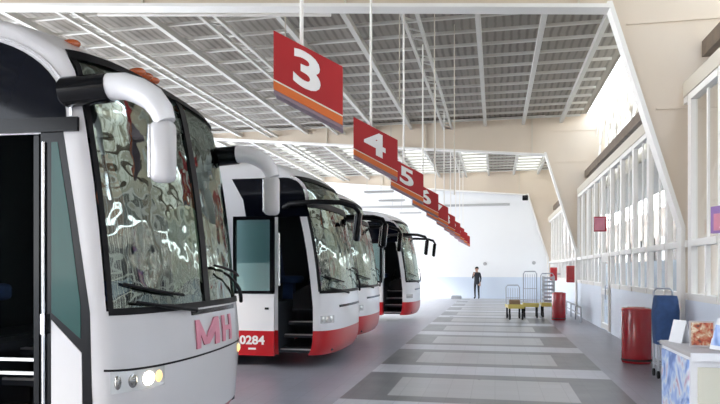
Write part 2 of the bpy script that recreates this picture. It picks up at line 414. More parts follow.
# ------------------------------------------------------------------ bus
ZP = [(.22, -.10), (.34, -.03), (.6, 0), (1.0, 0), (1.3, -.03), (1.8, -.09), (2.3, -.18), (2.8, -.31), (3.05, -.42), (3.2, -.55), (3.32, -.78), (3.42, -1.15), (3.5, -1.7), (3.54, -2.3)]
HP = [(.22, 1.2), (.34, 1.24), (.6, 1.25), (3.02, 1.25), (3.12, 1.24), (3.22, 1.19), (3.35, 1.08), (3.45, .92), (3.5, .78), (3.54, .55)]
def lerp(tab, z):
    if z <= tab[0][0]: return tab[0][1]
    for i in range(len(tab) - 1):
        (a, p), (c, q) = tab[i], tab[i + 1]
        if z <= c:
            if p == q: return p
            p0 = tab[i - 1] if i else tab[i]; p3 = tab[i + 2] if i + 2 < len(tab) else tab[i + 1]
            t = (z - a) / (c - a); m0 = (q - p0[1]) / (c - p0[0]) * (c - a) if c != p0[0] else 0; m1 = (p3[1] - p) / (p3[0] - a) * (c - a) if p3[0] != a else 0
            return (2 * t**3 - 3 * t * t + 1) * p + (t**3 - 2 * t * t + t) * m0 + (-2 * t**3 + 3 * t * t) * q + (t**3 - t * t) * m1
    return tab[-1][1]
LEN = 11.0
ZP0, HP0 = ZP, HP
ZPA = [(.22, -.10), (.34, -.03), (.6, 0), (1.0, 0), (1.3, -.03), (1.8, -.08), (2.3, -.15), (2.8, -.25), (2.95, -.31), (3.05, -.42), (3.14, -.62), (3.24, -.95), (3.34, -1.4), (3.44, -2.1), (3.5, -2.8), (3.54, -3.4)]
HPA = [(.22, 1.2), (.34, 1.24), (.6, 1.25), (3.16, 1.25), (3.27, 1.235), (3.36, 1.19), (3.44, 1.10), (3.5, .96), (3.54, .75)]
def scale_tables(k):
    global ZP, HP
    ZP = [(z if z < 1.3 else 1.3 + (z - 1.3) * k, v) for z, v in (ZPA if k > 1 else ZP0)]; HP = [(z if z < 1.3 else 1.3 + (z - 1.3) * k, v) for z, v in (HPA if k > 1 else HP0)]
def P(s, z, off=0.0):
    xf = lerp(ZP, z); hw = lerp(HP, z); D = .36
    sg = 1 if s >= 0 else -1; a = abs(s)
    def raw(a):
        if a <= 1:
            ph = a * PI / 2; e = 2 / 2.7
            return Vector((xf - D * (1 - max(0, math.cos(ph))**e), sg * hw * math.sin(ph)**e))
        x = max(xf - D - (a - 1), -LEN); return Vector((x, sg * hw))
    p = raw(a)
    if off:
        q = raw(a + .02) - raw(max(0, a - .02))
        if q.length < 1e-6: q = Vector((-1, 0))
        n = Vector((q.y, -q.x)) * sg; n.normalize()
        if a < .02: n = Vector((1, 0))
        if n.dot(p - Vector((-6, 0))) < 0: n = -n
        p = p + n * off
    return (p.x, p.y, z)
def sx(x, z): return 1 + (lerp(ZP, z) - .36 - x)      # |s| of a point on the flank at local x
def patch(mb, s0, s1, z0, z1, ns, nz, off=0.0, th=0.0):
    def grid(o):
        return [P(s0 + (s1 - s0) * i / ns, z0 + (z1 - z0) * j / nz, o) for j in range(nz + 1) for i in range(ns + 1)]
    W = ns + 1; q = [(j * W + i, j * W + i + 1, (j + 1) * W + i + 1, (j + 1) * W + i) for j in range(nz) for i in range(ns)]
    mb.add(grid(off), q, True)
    if th:
        vs = grid(off) + grid(off - th); n = W * (nz + 1)
        rim = [j * W for j in range(nz, 0, -1)] + list(range(0, W)) + [j * W + ns for j in range(1, nz + 1)] + [nz * W + i for i in range(ns - 1, 0, -1)]
        fs = [(rim[k], rim[(k + 1) % len(rim)], rim[(k + 1) % len(rim)] + n, rim[k] + n) for k in range(len(rim))]
        mb.add(vs, fs)
    return mb
def disc(mb, s, z, rs, rz, off, dome=.02, n=20):     # an oval lens lying on the front skin
    c = P(s, z, off + dome); vs = [c]
    for ring, o in ((.6, off + dome * .7), (1, off), (1.0, off - .05)):
        for k in range(n):
            t = 2 * PI * k / n; vs.append(P(s + rs * ring * math.cos(t), z + rz * ring * math.sin(t), o))
    fs = [(0, 1 + k, 1 + (k + 1) % n) for k in range(n)]
    for r in range(2):
        fs += [(1 + r * n + k, 1 + (r + 1) * n + k, 1 + (r + 1) * n + (k + 1) % n, 1 + r * n + (k + 1) % n) for k in range(n)]
    return mb.add(vs, fs, True)
def flank(mb, pts, side=-1, off=.004, th=.01):   # polygon (x,z) lying on the vertical flank
    y = side * (1.25 + off)
    return mb.prism([(x, y, z) for x, z in pts], (0, -side * th, 0))
def arch(pts, c, r0, r1, a0, a1, n=8):
    for k in range(n + 1):
        t = math.radians(a0 + (a1 - a0) * k / n); pts.append((c[0] + r0 * math.cos(t), c[1] + r1 * math.sin(t)))
    return pts

def make_bus(loc, model, label, number=None, faded=False, wiper=True, lit=False):
    root = empty('coach_bus', loc, math.radians(3.5) if model == 'A' else 0); tag(root, label, 'bus', 'coaches parked side by side')
    A = model == 'A'
    K = 1.09 if A else 1.0
    scale_tables(K)
    def U(z): return 1.3 + (z - 1.3) * K
    body_m = M['silver'] if A else M['white_paint']
    zr = .32 if A else .62
    dx0, dx1 = (-1.5, -.76) if A else (-.95, -.36)     # door opening
    dz1 = 2.56 if A else 2.46
    ws, wz0, wz1 = .83, (1.31 if A else 1.25), (3.13 if A else 3.1)
    # skin
    zs = [zr, .8, 1.0, wz0, 1.6, 1.9, 2.2, dz1, 2.7, 2.9, 3.0, wz1] + [U(z) for z in (3.16, 3.22, 3.27, 3.32, 3.37, 3.42, 3.46, 3.5, 3.52, 3.54)]
    zs = sorted(set(zs))
    def svals(z):
        fr = [-ws + 2 * ws * i / 22 for i in range(23)]
        cor = [-1, -.96, -.92, -.87]
        dn = [-sx(dx1, 1.2), -sx(dx0, 1.2)]
        return None
    # use x for the flank rather than s, so openings stay vertical
    def row(z):
        r = []
        xs_ = [-LEN, -9, -7, -5, -3.5, -2.4, dx0, (dx0 + dx1) / 2, dx1]
        xc = lerp(ZP, z) - .36
        hw = lerp(HP, z)
        for x in xs_: r.append((min(x, xc - .001), -hw, z))
        ss = [-1, -.96, -.91, -.87] + [-ws + 2 * ws * i / 22 for i in range(23)] + [.87, .91, .96, 1]
        for s in ss: r.append(P(s, z))
        for x in reversed(xs_): r.append((min(x, xc - .001), hw, z))
        return r
    rows = [row(z) for z in zs]; W = len(rows[0]); vs = [p for r in rows for p in r]; fs = []
    for j in range(len(zs) - 1):
        zc = (zs[j] + zs[j + 1]) / 2
        for i in range(W - 1):
            if i in (6, 7) and zc < dz1: continue
            if 12 <= i < 34 and wz0 < zc < wz1: continue
            fs.append((j * W + i, j * W + i + 1, (j + 1) * W + i + 1, (j + 1) * W + i))
    t = (len(zs) - 1) * W; H = W // 2
    for i in range(H): fs.append((t + i, t + i + 1, t + W - 2 - i, t + W - 1 - i))   # roof cap
    for j in range(len(zs) - 1): fs.append((j * W, (j + 1) * W, (j + 1) * W + W - 1, j * W + W - 1))   # tail
    MB().add(vs, fs, True).build('body', body_m, root)
    # skirt
    z2 = [.22, .28, .34, .45, zr] if not A else [.22, .27, zr]
    rows = [row(z) for z in z2]; vs = [p for r in rows for p in r]
    fs = [(j * W + i, j * W + i + 1, (j + 1) * W + i + 1, (j + 1) * W + i) for j in range(len(z2) - 1) for i in range(W - 1) if i not in (6, 7)]
    MB().add(vs, fs, True).build('skirt', M['red_paint'], root)
    # underside and floor, steps
    fl = MB()
    fl.box((-6.1, 0, 1.02), (9.7, 2.38, .06)); fl.box((-.72 if not A else -.65, .5, .92), (.9 if not A else 1.0, 1.3, .06)); fl.box((-6.2, 0, .28), (9.2, 2.3, .06))
    fl.box((dx0 - .03, -.75, .66), (.03, .85, .8)); fl.box((dx1 + .03, -.75, .66), (.03, .85, .8)); fl.box((-.62, .0, .3), (1.0, 1.9, .05))
    fl.box((-2.15 if A else -1.9, .2, 2.1), (.04, 2.0, 2.0)); fl.box((-3, 0, 3.2), (4.6, 1.9, .03))
    fl.box((-2.15 if A else -1.95, 0, 2.05), (.03, 2.36, 2.1)); fl.box((-1.3, 1.17, 2.0), (1.3, .03, 2.0)); fl.box((-1.4, 0, 3.06), (1.2, 2.2, .03)); fl.box((-1.1, 1.1, .7), (1.7, .03, .9))
    fl.build('interior', M['interior'], root)
    for k, (z, y) in enumerate(((.3, -1.08), (.52, -.86), (.72, -.64), (.94, -.42))):
        st = MB().box(((dx0 + dx1) / 2, y + .12, z - .03), (dx1 - dx0 + .04, .3, .05)).build('step', M['interior'], root)
        MB().box(((dx0 + dx1) / 2, y - .035, z), (dx1 - dx0, .025, .02)).build('step_nosing', M['step_edge'], st)
    if A:
        for z, y in ((.86, -1.19), (.95, -1.14)): MB().box((-1.15, y, z), (.75, .03, .022)).build('door_rail', M['step_edge'], root)
    dash = MB().prism([(-.32, -1.0, .96), (-.32, -1.0, 1.28), (-.52, -1.0, 1.36), (-.78, -1.0, 1.2), (-.78, -1.0, .96)], (0, 2.0, 0)).build('dashboard', M['black_rubber'], root)
    sw = MB()
    ring = [(-.92 + .08 * math.sin(2 * PI * k / 24) , .55 + .23 * math.cos(2 * PI * k / 24), 1.42 + .2 * math.sin(2 * PI * k / 24)) for k in range(25)]
    sw.tube(ring, .016, 8); sw.tube([(-.7, .55, 1.2), (-.92, .55, 1.42)], .03, 8); sw.bar((-.92, .34, 1.42), (-.92, .76, 1.42), .03)
    sw.build('steering_wheel', M['black_rubber'], root)
    def seat(x, y):
        sb = MB().box((x, y, 1.42), (.48, .46, .14), bev=.05)
        sb.box((x - .27, y, 1.82), (.14, .46, .85), rot=Matrix.Rotation(-.14, 3, 'Y'), bev=.05); sb.box((x - .33, y, 2.3), (.11, .3, .2), bev=.04); sb.box((x, y, 1.2), (.2, .2, .34))
        sb.build('seat', M['interior_blue'], root)
    seat(-1.35, .55)
    seat(-1.75, -.75)
    # windshield with rubber surround
    patch(MB(), -ws, ws, wz0, wz1, 30, 16, -.012).build('windshield', M['windshield'], root)
    g = MB()
    patch(g, -ws - .012, ws + .012, wz0 - .03, wz0 + .02, 30, 1, .008, .02); patch(g, -ws - .012, ws + .012, wz1 - .04, wz1 + .03, 30, 1, .006, .02)
    patch(g, -ws - .02, -ws + .03, wz0 - .03, wz1 + .03, 2, 16, .007, .02); patch(g, ws - .03, ws + .02, wz0 - .03, wz1 + .03, 2, 16, .007, .02)
    if A: patch(g, -.01, .01, wz0, wz1, 1, 16, .004, .015)
    else: patch(g, -ws, ws, 2.62, 2.72, 30, 1, .008, .03)
    g.build('windshield_surround', M['black_rubber'], root)
    # pleated sheet behind the glass, shaped as a pale windshield reflection
    cu = MB(); n = 60; vv = []
    rows_c = [(wz0 + .1, .0), (1.75, .0), (2.1, .1)] if A else [(wz0 + .15, 0), (1.8, 0), (2.3, .1)]
    y0, y1 = (.0, 1.05) if A else (-.1, 1.0)
    for zz, cx in rows_c:
        for i in range(n + 1):
            yy = y0 + (y1 - y0) * i / n; top = .5 * (zz - 1.3)
            vv.append((lerp(ZP, zz) - .30 - .10 * yy * yy + .03 * math.sin(i * 1.7), yy * (1 - .15 * top), zz + .12 * math.sin(i / n * PI)))
    cu.add(vv, [(j * (n + 1) + i, j * (n + 1) + i + 1, (j + 1) * (n + 1) + i + 1, (j + 1) * (n + 1) + i) for j in range(len(rows_c) - 1) for i in range(n)], True)
    cu.build('sun_blind', M['curtain'], root, fix=False)
    if A:
        for (ya, yb_, za, zb_, mm, nm) in ((-.95, -.6, 1.9, 2.5, 'curtain_red', 'red_pennant'), (.75, .98, 1.95, 2.5, 'curtain_red', 'red_pennant'), (-.92, -.72, 2.9, 3.06, 'green_cloth', 'green_pennant')):
            pn = MB(); q = []
            for zz, k in ((za, .55), ((za + zb_) / 2, 1), (zb_, .35)):
                for i in range(9):
                    yy = (ya + yb_) / 2 + (yb_ - ya) / 2 * k * (i / 4 - 1); q.append((lerp(ZP, zz) - .33 - .08 * yy * yy + .015 * math.sin(i * 2), yy, zz - .05 * abs(i / 4 - 1)))
            pn.add(q, [(j * 9 + i, j * 9 + i + 1, j * 9 + i + 10, j * 9 + i + 9) for j in range(2) for i in range(8)], True); pn.build(nm, M[mm], root, fix=False)
    # wipers
    for sgn in (-1, 1):
        wp = MB()
        a0, a1 = (sgn * .12, sgn * .1 - .52) if sgn < 0 else (.6, .12)
        pts = [P(a0 + (a1 - a0) * k / 8, wz0 - .04 + (.10 if sgn < 0 else .30) * (k / 8)**.8, .05) for k in range(9)]
        wp.tube(pts, [.02] * 5 + [.012] * 4, 6)
        bl = [P(a1 + (a0 - a1) * (k / 8 * 1.0 - .18), (1.5 if sgn < 0 else 1.64) - .1 * k / 8, .04) for k in range(9)]
        wp.tube(bl, .013, 6)
        wp.build('wiper', M['black_rubber'], root)
    # front details
    if A:
        cr = MB(); n = 40; q = []
        for i in range(n + 1):
            s = -.93 + 1.86 * i / n; z = .9 - .02 * (1 - abs(s)); q.append((s, z))
        vs = []; 
        for s, z in q: vs += [P(s, z - .008, .004), P(s, z + .008, .004)]
        cr.add(vs, [(2 * i, 2 * i + 2, 2 * i + 3, 2 * i + 1) for i in range(n)], True); cr.build('bumper_crease', M['black_rubber'], root)
        for sg in (-1, 1):
            for (s, r, m) in ((.80, .035, 'headlight_dim'), (.66, .042, 'headlight_dim'), (.52, .05, 'headlight_on' if (lit and sg < 0) else 'headlight'), (.43, .03, 'amber_lit')):
                disc(MB(), sg * s, .81, r, .05 if m != 'amber_lit' else .045, .002).build('headlight', M[m], root)
            patch(MB(), sg * .38, sg * .87, .735, .885, 16, 3, .0015).build('headlight_housing', M['headlight'], root)
        pass
        patch(MB(), -.12, .32, wz0 - .085, wz0 - .045, 12, 1, .006, .02).build('grille_vent', M['black_gloss'], root)
        # faded red lettering "MH" between windshield and crease
        lm = MB()
        def stroke(u0, v0, u1, v1, w_=.028):
            n_ = 4; vv = []
            for i in range(n_ + 1):
                u = u0 + (u1 - u0) * i / n_; v = v0 + (v1 - v0) * i / n_
                for o_ in (.003, .012):
                    for sg_ in (-1, 1): vv.append(P(.06 + u * .66 + sg_ * w_ * .6 if abs(v1 - v0) > .05 else .06 + u * .66, 1.06 + v + (sg_ * .022 if abs(v1 - v0) <= .05 else 0), o_))
            q_ = []
            for i in range(n_):
                a_ = i * 4; c_ = a_ + 4
                q_ += [(a_ + 2, a_ + 3, c_ + 3, c_ + 2), (a_, a_ + 2, c_ + 2, c_), (a_ + 1, c_ + 1, c_ + 3, a_ + 3), (a_, c_, c_ + 1, a_ + 1)]
            q_ += [(0, 1, 3, 2), (n_ * 4, n_ * 4 + 2, n_ * 4 + 3, n_ * 4 + 1)]
            lm.add(vv, q_)
        for st_ in ((-.22, -.12, -.22, .12), (-.22, .12, -.13, -.1), (-.13, -.1, -.04, .12), (-.04, .12, -.04, -.12), (.06, -.12, .06, .12), (.2, -.12, .2, .12), (.06, 0, .2, 0)): stroke(*st_)
        lm.build('faded_lettering', M['pink_letter'], root)
        # marker lamps on the brow
        for y in (-1.0, -.3, -.17, -.04, .9):
            zz = U(3.1); 
            px = lerp(ZP, zz) - .02 - (.16 if abs(y) > .8 else 0)
            ml = MB().sphere((px, y, zz + .015), .05, (1.6, .9, .75)); ml.build('marker_lamp', M['orange_lamp'], root)
    else:
        for sg in (-1, 1):
            patch(MB(), sg * .5, sg * .86, .74, .86, 10, 3, .003).build('headlight_housing', M['headlight'], root)
            for s in (.58, .7, .8): disc(MB(), sg * s, .80, .04, .045, .005).build('headlight', M['headlight'], root)
        patch(MB(), -.35, .35, .98, 1.02, 12, 1, .004, .02).build('grille_slot', M['black_gloss'], root)
    # flank glazing, both sides
    for sd in (-1, 1):
        if A:
            w = MB(); pts = [(-9.9, 1.75), (-9.9, 3.28)]; arch(pts, (-1.45, 2.68), .88, .60, 90, 0, 14); pts += [(-.57, 2.62), (-1.7, 2.62), (-1.7, 1.75)]
            flank(w, pts, sd, .005); w.build('side_window', M['dark_glass'], root)
            g = MB(); arc_o = arch([], (-1.45, 2.68), .93, .64, 92, 0, 14); arc_i = arch([], (-1.45, 2.68), .91, .62, 92, 0, 14)
            flank(g, arc_o + arc_i[::-1], sd, .009); g.box((-5.7, sd * 1.258, 3.31), (8.5, .012, .02)); g.build('window_rim', M['chrome'], root)
            g = MB().box((-1.0, sd * 1.256, 2.62), (1.05, .03, .1)); g.build('door_track', M['black_gloss'], root)
            g = MB(); flank(g, [(-.765, .3), (-.765, 2.62), (-.60, 2.62), (-.50, 2.0), (-.39, 1.3), (-.365, .3)], sd, .002, .006); g.build('door_pillar', M['black_gloss'], root)
            if True:
                g = MB(); flank(g, [(-.68, 1.3), (-.68, 2.5), (-.635, 2.5), (-.55, 2.0), (-.46, 1.35), (-.46, 1.12)], sd, .006, .006); g.build('quarter_window', M['quarter'], root)
                g = MB(); flank(g, [(-.68, .3), (-.68, 1.25), (-.45, 1.02), (-.44, .3)], sd, .008, .006); g.build('lower_panel', M['silver'], root)
        else:
            w = MB(); pts = [(-10.3, 1.35), (-10.3, 3.02)]; arch(pts, (-2.25, 2.3), .42, .72, 90, 0, 10); pts += [(-1.8, 1.35)]
            flank(w, pts, sd, .005); w.build('side_window', M['dark_glass'], root)
            w = MB(); pts = [(-1.50, 2.46)]; pts += [(-1.55, 2.75), (-1.75, 3.1), (-.85, 3.1)]; arch(pts, (-.85, 2.75), .36, .35, 90, 0, 8); pts += [(-.42, 2.46)]
            flank(w, pts, sd, .005); w.build('upper_window', M['dark_glass'], root)
            g = MB(); arc_o = arch([], (-.85, 2.75), .42, .40, 75, -5, 10); arc_i = arch([], (-.85, 2.75), .37, .36, 75, -5, 10)
            flank(g, arc_o + arc_i[::-1], sd, .010); g.build('window_rim', M['chrome'], root)
    # door leaf slid open along the flank (model B) / folded inside (model A)
    if not A:
        lf = MB(); x0, x1 = dx0 - .72, dx0 - .02; y = -1.37
        lf.box(((x0 + x1) / 2, y, .93), (x1 - x0, .04, .62)); leaf = lf.build('door', M['white_paint'], root)
        MB().box(((x0 + x1) / 2, y - .002, .42), (x1 - x0, .044, .4)).build('red_panel', M['red_paint'], leaf)
        fr = MB()
        for zz, h in ((1.24, .05), (2.44, .06)): fr.box(((x0 + x1) / 2, y, zz), (x1 - x0, .05, h))
        for xx in (x0 + .025, x1 - .035): fr.box((xx, y, 1.84), (.05 if xx < x1 - .1 else .07, .05, 1.2))
        fr.build('door_frame', M['black_gloss'], leaf)
        MB().box(((x0 + x1) / 2, y, 1.84), (x1 - x0 - .08, .012, 1.16)).build('door_glass', M['door_glass'], leaf)
        MB().box((x1 - .12, y - .025, .98), (.07, .01, .035), bev=.01).build('lock', M['black_rubber'], leaf)
        MB().tube([(x1 + .06, y + .06, 1.35), (x1 + .06, y + .06, 2.2)], .02).build('grab_rail', M['chrome'], leaf)
        if number:
            vs, f = text_verts(number, .19, .003, .006)
            MB().add([(v.x * 1.12 + (x0 + x1) / 2 - .02, y - .027 - v.z, v.y + .47) for v in vs], f).build('fleet_number', M['sign_white'], leaf)
            MB().box(((x0 + x1) / 2 - .02, y - .026, .33), (.13, .004, .03)).build('small_mark', M['sign_white'], leaf)
    else:
        lf = MB(); lf.box((-.80, -1.0, 1.45), (.04, .5, 2.2)); lf.build('door', M['black_gloss'], root)
        MB().tube([(-.735, -1.262, .6), (-.735, -1.262, 2.5)], .012).build('door_edge', M['chrome'], root)
        MB().box((-.73, -1.27, 1.22), (.03, .03, .14)).build('door_hinge', M['chrome'], root)
    # mirrors
    for sd in (-1, 1):
        if A:
            bs = MB(); bs.tube([(-.55, sd * 1.24, 2.83), (-.53, sd * 1.30, 2.83), (-.21, sd * 1.3, 2.85)], [.085, .105, .1], 16); mo = bs.build('mirror_arm', M['black_gloss'], root)
            pts = [(-.22, 2.855), (-.1, 2.855), (.0, 2.82), (.10, 2.76), (.16, 2.68), (.19, 2.60)]
            MB().tube([(x, sd * 1.3, z) for x, z in pts], [.093, .092, .09, .088, .083, .07], 16).build('mirror_shroud', M['white_paint'], mo)
            MB().box((.175, sd * 1.3, 2.40), (.165, .13, .42), bev=.05).build('mirror_head', M['silver'], mo)
            MB().box((.098, sd * 1.3, 2.40), (.02, .11, .36), bev=.008).build('mirror_glass', M['chrome'], mo)
        else:
            pts = [(-.85, 1.22, 2.62), (-.72, 1.33, 2.66), (-.3, 1.4, 2.68), (.12, 1.38, 2.66), (.33, 1.3, 2.60), (.4, 1.25, 2.5)]
            mo = MB().tube([(x, sd * y, z) for x, y, z in pts], [.05, .045, .04, .04, .04, .03], 10).build('mirror_arm', M['black_rubber'], root)
            MB().box((.38, sd * 1.25, 2.28), (.09, .16, .46), rot=Matrix.Rotation(.1, 3, 'Y'), bev=.035).build('mirror_head', M['black_gloss'], mo)
            MB().box((.325, sd * 1.25, 2.28), (.015, .13, .4), rot=Matrix.Rotation(.1, 3, 'Y')).build('mirror_glass', M['chrome'], mo)
    # wheels and dark arches
    for wx in (-2.75, -8.6):
        for sd in (-1, 1):
            ap = []; arch(ap, (wx, .42), .6, .6, 0, 180, 16); g = MB(); flank(g, ap, sd, .003, .006); g.build('wheel_arch', M['black_rubber'], root)
            y0 = sd * 1.0; d = sd * .27
            wh = MB().lathe([(.05, y0), (.46, y0), (.5, y0 + d * .2), (.5, y0 + d * .85), (.46, y0 + d), (.3, y0 + d), (.29, y0 + d * .8)], (wx, 0, .5), 28, 'y').build('wheel', M['tyre'], root)
            MB().lathe([(.29, y0 + d * .8), (.2, y0 + d * .55), (.12, y0 + d * .6), (.1, y0 + d * .95), (.001, y0 + d * .96)], (wx, 0, .5), 24, 'y').build('wheel_rim', M['chrome'], wh)
    return root

make_bus((-2.45, 5.25, 0), 'A', 'nearest silver coach with white mirror arms and one lit headlight', lit=True)
make_bus((-2.5, 11.15, 0), 'B', 'white and red coach with 0284 in white on its open door', number='0284')
make_bus((-2.66, 14.3, 0), 'B', 'white and red coach mostly hidden, directly behind the coach marked 0284')
make_bus((-2.4, 20.6, 0), 'B', 'farthest white and red coach with dark doorway by the far white wall')

# ------------------------------------------------------------------ hanging bay signs
words = {3: 'largest and nearest of the row', 4: 'second in the row', 5: 'partly behind the sign with 4', 6: 'partly behind the sign with 5', 7: 'fifth along the row'}
for k in range(10):
    n = 3 + k; y = 5.25 + 3.15 * k; x, z = -1.56, 3.28
    root = empty('bay_sign', (x, y, z), THETA)
    if n in words: lb = f'red hanging bay sign with white number {n}, {words[n]}'
    else: lb = f'small distant red hanging bay sign number {n} above the coach fronts'
    tag(root, lb, 'sign', 'red numbered bay signs hanging in a row')
    hw, hh, sh, dp = .295, .21, .155, .10
    def q(u, v, yy=0): return (u, yy, v - u / hw * sh)
    MB().prism([q(-hw, -hh), q(hw, -hh), q(hw, hh), q(-hw, hh)], (0, dp, 0)).build('panel', M['sign_red'], root)
    MB().prism([q(-hw, -hh - .08, -.003), q(hw, -hh - .08, -.003), q(hw, -hh - .008, -.003), q(-hw, -hh - .008, -.003)], (0, .02, 0)).build('orange_stripe', M['sign_orange'], root)
    MB().prism([q(-hw, -hh - .008, -.004), q(hw, -hh - .008, -.004), q(hw, -hh + .004, -.004), q(-hw, -hh + .004, -.004)], (0, .01, 0)).build('pale_stripe', M['counter_panel'], root)
    MB().prism([q(-hw, -hh - .11, .02), q(hw, -hh - .11, .02), q(hw, -hh, .02), q(-hw, -hh, .02)], (0, dp + .08, 0)).build('casing', M['sign_under'], root)
    vs, f = text_verts(str(n), .38, .003, .012 if n < 10 else .006)
    sc = 1.45 if n < 10 else .95
    MB().add([q(v.x * sc - .01, v.y * 1.08 + .01, -.006 - v.z) for v in vs], f).build('number', M['sign_white'], root)
    MB().tube([(-.06, .05, hh + .0), (-.06, .05, 6.8 - z)], .017, 8).build('hanging_rod', M['white_steel'], root)

b = MB().tube([(-7.6, 11.2, 6.60), (-2.9, 11.2, 6.21)], .035, 8); struct(b.build('trim_91', M['white_steel']), 'white pipe under the near roof beam', 'pipe')
# thin conduit drops
for i, (x, y, z0, lb) in enumerate(((-1.9, 12.9, 5.0, 'thin white conduit hanging left of the sign with 4'), (-1.2, 13.0, 3.6, 'thin white conduit hanging right of the sign with 4'),
                                    (-4.1, 12.2, 4.9, 'thin yellowish conduit hanging left of the sign with 3'), (-.9, 14.6, 3.3, 'thin white conduit hanging nearest the roof centre'))):
    tag(MB().tube([(x, y, z0), (x, y, 7.16)], .012, 6).build('conduit', M['cream_paint']), lb, 'conduit', 'thin conduits hanging from the roof')

# fluorescent fixtures
def fixture():
    r = empty('light_fixture', (0, 0, 0))
    MB().box((0, 0, 0), (1.1, .12, .06)).build('housing', M['fixture'], r)
    for yy in (-.035, .035): MB().tube([(-.5, yy, -.045), (.5, yy, -.045)], .016, 8).build('tube', M['tube_off'], r)
    for xx in (-.45, .45): MB().tube([(xx, 0, .03), (xx, 0, 2.66)], .006, 5).build('suspension_wire', M['fixture'], r)
    return r
proto = fixture()
fl = [(-4.2, 23.3, 'nearest to the camera'), (-4.2, 26.3, 'second nearest'), (-4.2, 29.3, 'third nearest'), (-4.2, 32.3, 'farthest, by the far wall')]
for i, (x, y, w) in enumerate(fl):
    o = proto if i == 0 else copy_tree(proto)
    o.location = (x, y, 4.5); tag(o, f'thin hanging tube light beyond the coaches, {w} of its row', 'light', 'tube lights hanging beyond the coaches')

# ------------------------------------------------------------------ bins
def bin_(loc, h, r, label):
    root = empty('trash_can', loc); tag(root, label, 'trash can', 'red trash cans by the window wall')
    MB().lathe([(.01, 0.012), (r * .96, .012), (r, .04), (r, h * .93), (r * .98, h * .94), (r * .93, h * .945)], n=36).build('body', M['can_red'], root)
    MB().lathe([(r * 1.01, h * .93), (r * 1.01, h * .965), (r * .9, h * .985), (r * .62, h * .99), (r * .58, h * 1.0), (.01, h)], n=36).build('lid', M['can_red'], root)
    MB().lathe([(r * 1.005, .05), (r * 1.015, .06), (r * 1.015, .075), (r * 1.005, .085)], n=36).build('band', M['can_dark'], root)
bin_((2.38, 11.75, 0), .97, .245, 'tall round red trash can standing nearest, left of the blue cart')
bin_((1.98, 21.2, 0), .9, .22, 'smaller distant red trash can beside the luggage trolleys')

# ------------------------------------------------------------------ extinguisher boxes on the wall
for (x, y, z, lb) in ((2.68, 24.2, 1.45, 'red wall box right of the far red trash can, the nearer one'), (2.6, 30.2, 1.42, 'red wall box directly above the far red trash can, the farther one')):
    r = empty('extinguisher_cabinet', (x, y, z)); tag(r, lb, 'fire box', 'red boxes on the window wall')
    MB().box((0, 0, 0), (.3, .22, .6), bev=.03).build('case', M['sign_red'], r)
    MB().box((0, -.115, .02), (.2, .01, .42)).build('front_panel', M['can_red'], r)
    MB().bar((.15, 0, .0), (.32, 0, 0), .05).build('bracket', M['steel'], r)

# projecting red box sign on the windows
r = empty('projecting_sign', (2.6, 17.1, 2.76)); tag(r, 'small square red box sign projecting from the tall windows', 'sign')
MB().box((0, 0, 0), (.3, .12, .38), bev=.015).build('case', M['can_red'], r)
MB().box((-.015, -.064, 0), (.24, .01, .32)).build('face', M['pink_letter'], r)
MB().bar((.13, 0, .1), (.27, 0, .1), .03).build('bracket', M['steel'], r)

# sign board near right edge
r = empty('shop_sign', (2.72, 7.95, 2.2), math.radians(-72)); tag(r, 'purple and pink shop sign board cut by the right edge', 'sign')
MB().box((0, 0, 0), (1.0, .05, .32)).build('board', mat('purple_board', (.3, .16, .42), .5), r)
MB().box((0.02, -.03, -.03), (.9, .012, .2)).build('pink_panel', M['pink_letter'], r)
vs, f = text_verts('AUTO', .2, .003, .008); MB().add([(v.x * 1.1, -.04 - v.z, v.y - .03) for v in vs], f).build('lettering', M['sign_white'], r)
MB().bar((.3, .02, .0), (.36, .28, 0), .03).build('bracket', M['steel'], r)
r = empty('round_logo_sign', (2.72, 8.1, 2.85), math.radians(-72)); tag(r, 'white square sign with red ring above the purple sign board', 'sign')
MB().box((0, 0, 0), (.5, .03, .42)).build('board', M['white_plastic'], r)
rg = MB().tube([(.15 * math.cos(2 * PI * k / 28), -.022, .15 * math.sin(2 * PI * k / 28)) for k in range(29)], .018, 8); rg.build('ring', M['sign_red'], r)
MB().box((0, -.02, 0), (.16, .012, .06)).build('bar', M['sign_red'], r)
MB().bar((.1, .01, 0), (.2, .3, 0), .03).build('bracket', M['steel'], r)

# ------------------------------------------------------------------ blue folded cart against the wall
r = empty('blue_cart', (2.48, 10.25, 0)); tag(r, 'blue covered folding cart standing right of the near red trash can', 'cart')
b = MB()
for x in (-.13, .13):
    for y in (-.14, .14): b.tube([(x, y, .06), (x, y, 1.28 if y > 0 else .5)], .014, 8)
b.tube([(-.13, .14, 1.28), (-.09, .14, 1.32), (.09, .14, 1.32), (.13, .14, 1.28)], .014, 8)
for z in (.2, .55):
    b.tube([(-.13, -.14, z), (.13, -.14, z)], .012, 8); b.tube([(-.13, .14, z), (.13, .14, z)], .012, 8); b.tube([(-.13, -.14, z), (-.13, .14, z)], .012, 8); b.tube([(.13, -.14, z), (.13, .14, z)], .012, 8)
b.build('frame', M['steel'], r)
b = MB(); vs = []; n = 24
for z, k in ((.5, .9), (.6, 1.0), (.85, 1.06), (1.0, 1.05), (1.15, .95), (1.22, .85)):
    for i in range(n):
        t = 2 * PI * i / n; c, s_ = math.cos(t), math.sin(t); e = .5
        vs.append((.165 * k * math.copysign(abs(c)**e, c) + .006 * math.sin(5 * t + z * 9), .16 * k * math.copysign(abs(s_)**e, s_), z))
fs = [(j * n + i, j * n + (i + 1) % n, (j + 1) * n + (i + 1) % n, (j + 1) * n + i) for j in range(5) for i in range(n)] + [tuple(range(n)), tuple(5 * n + i for i in range(n))]
b.add(vs, fs, True); b.build('cover', M['blue_plastic'], r)
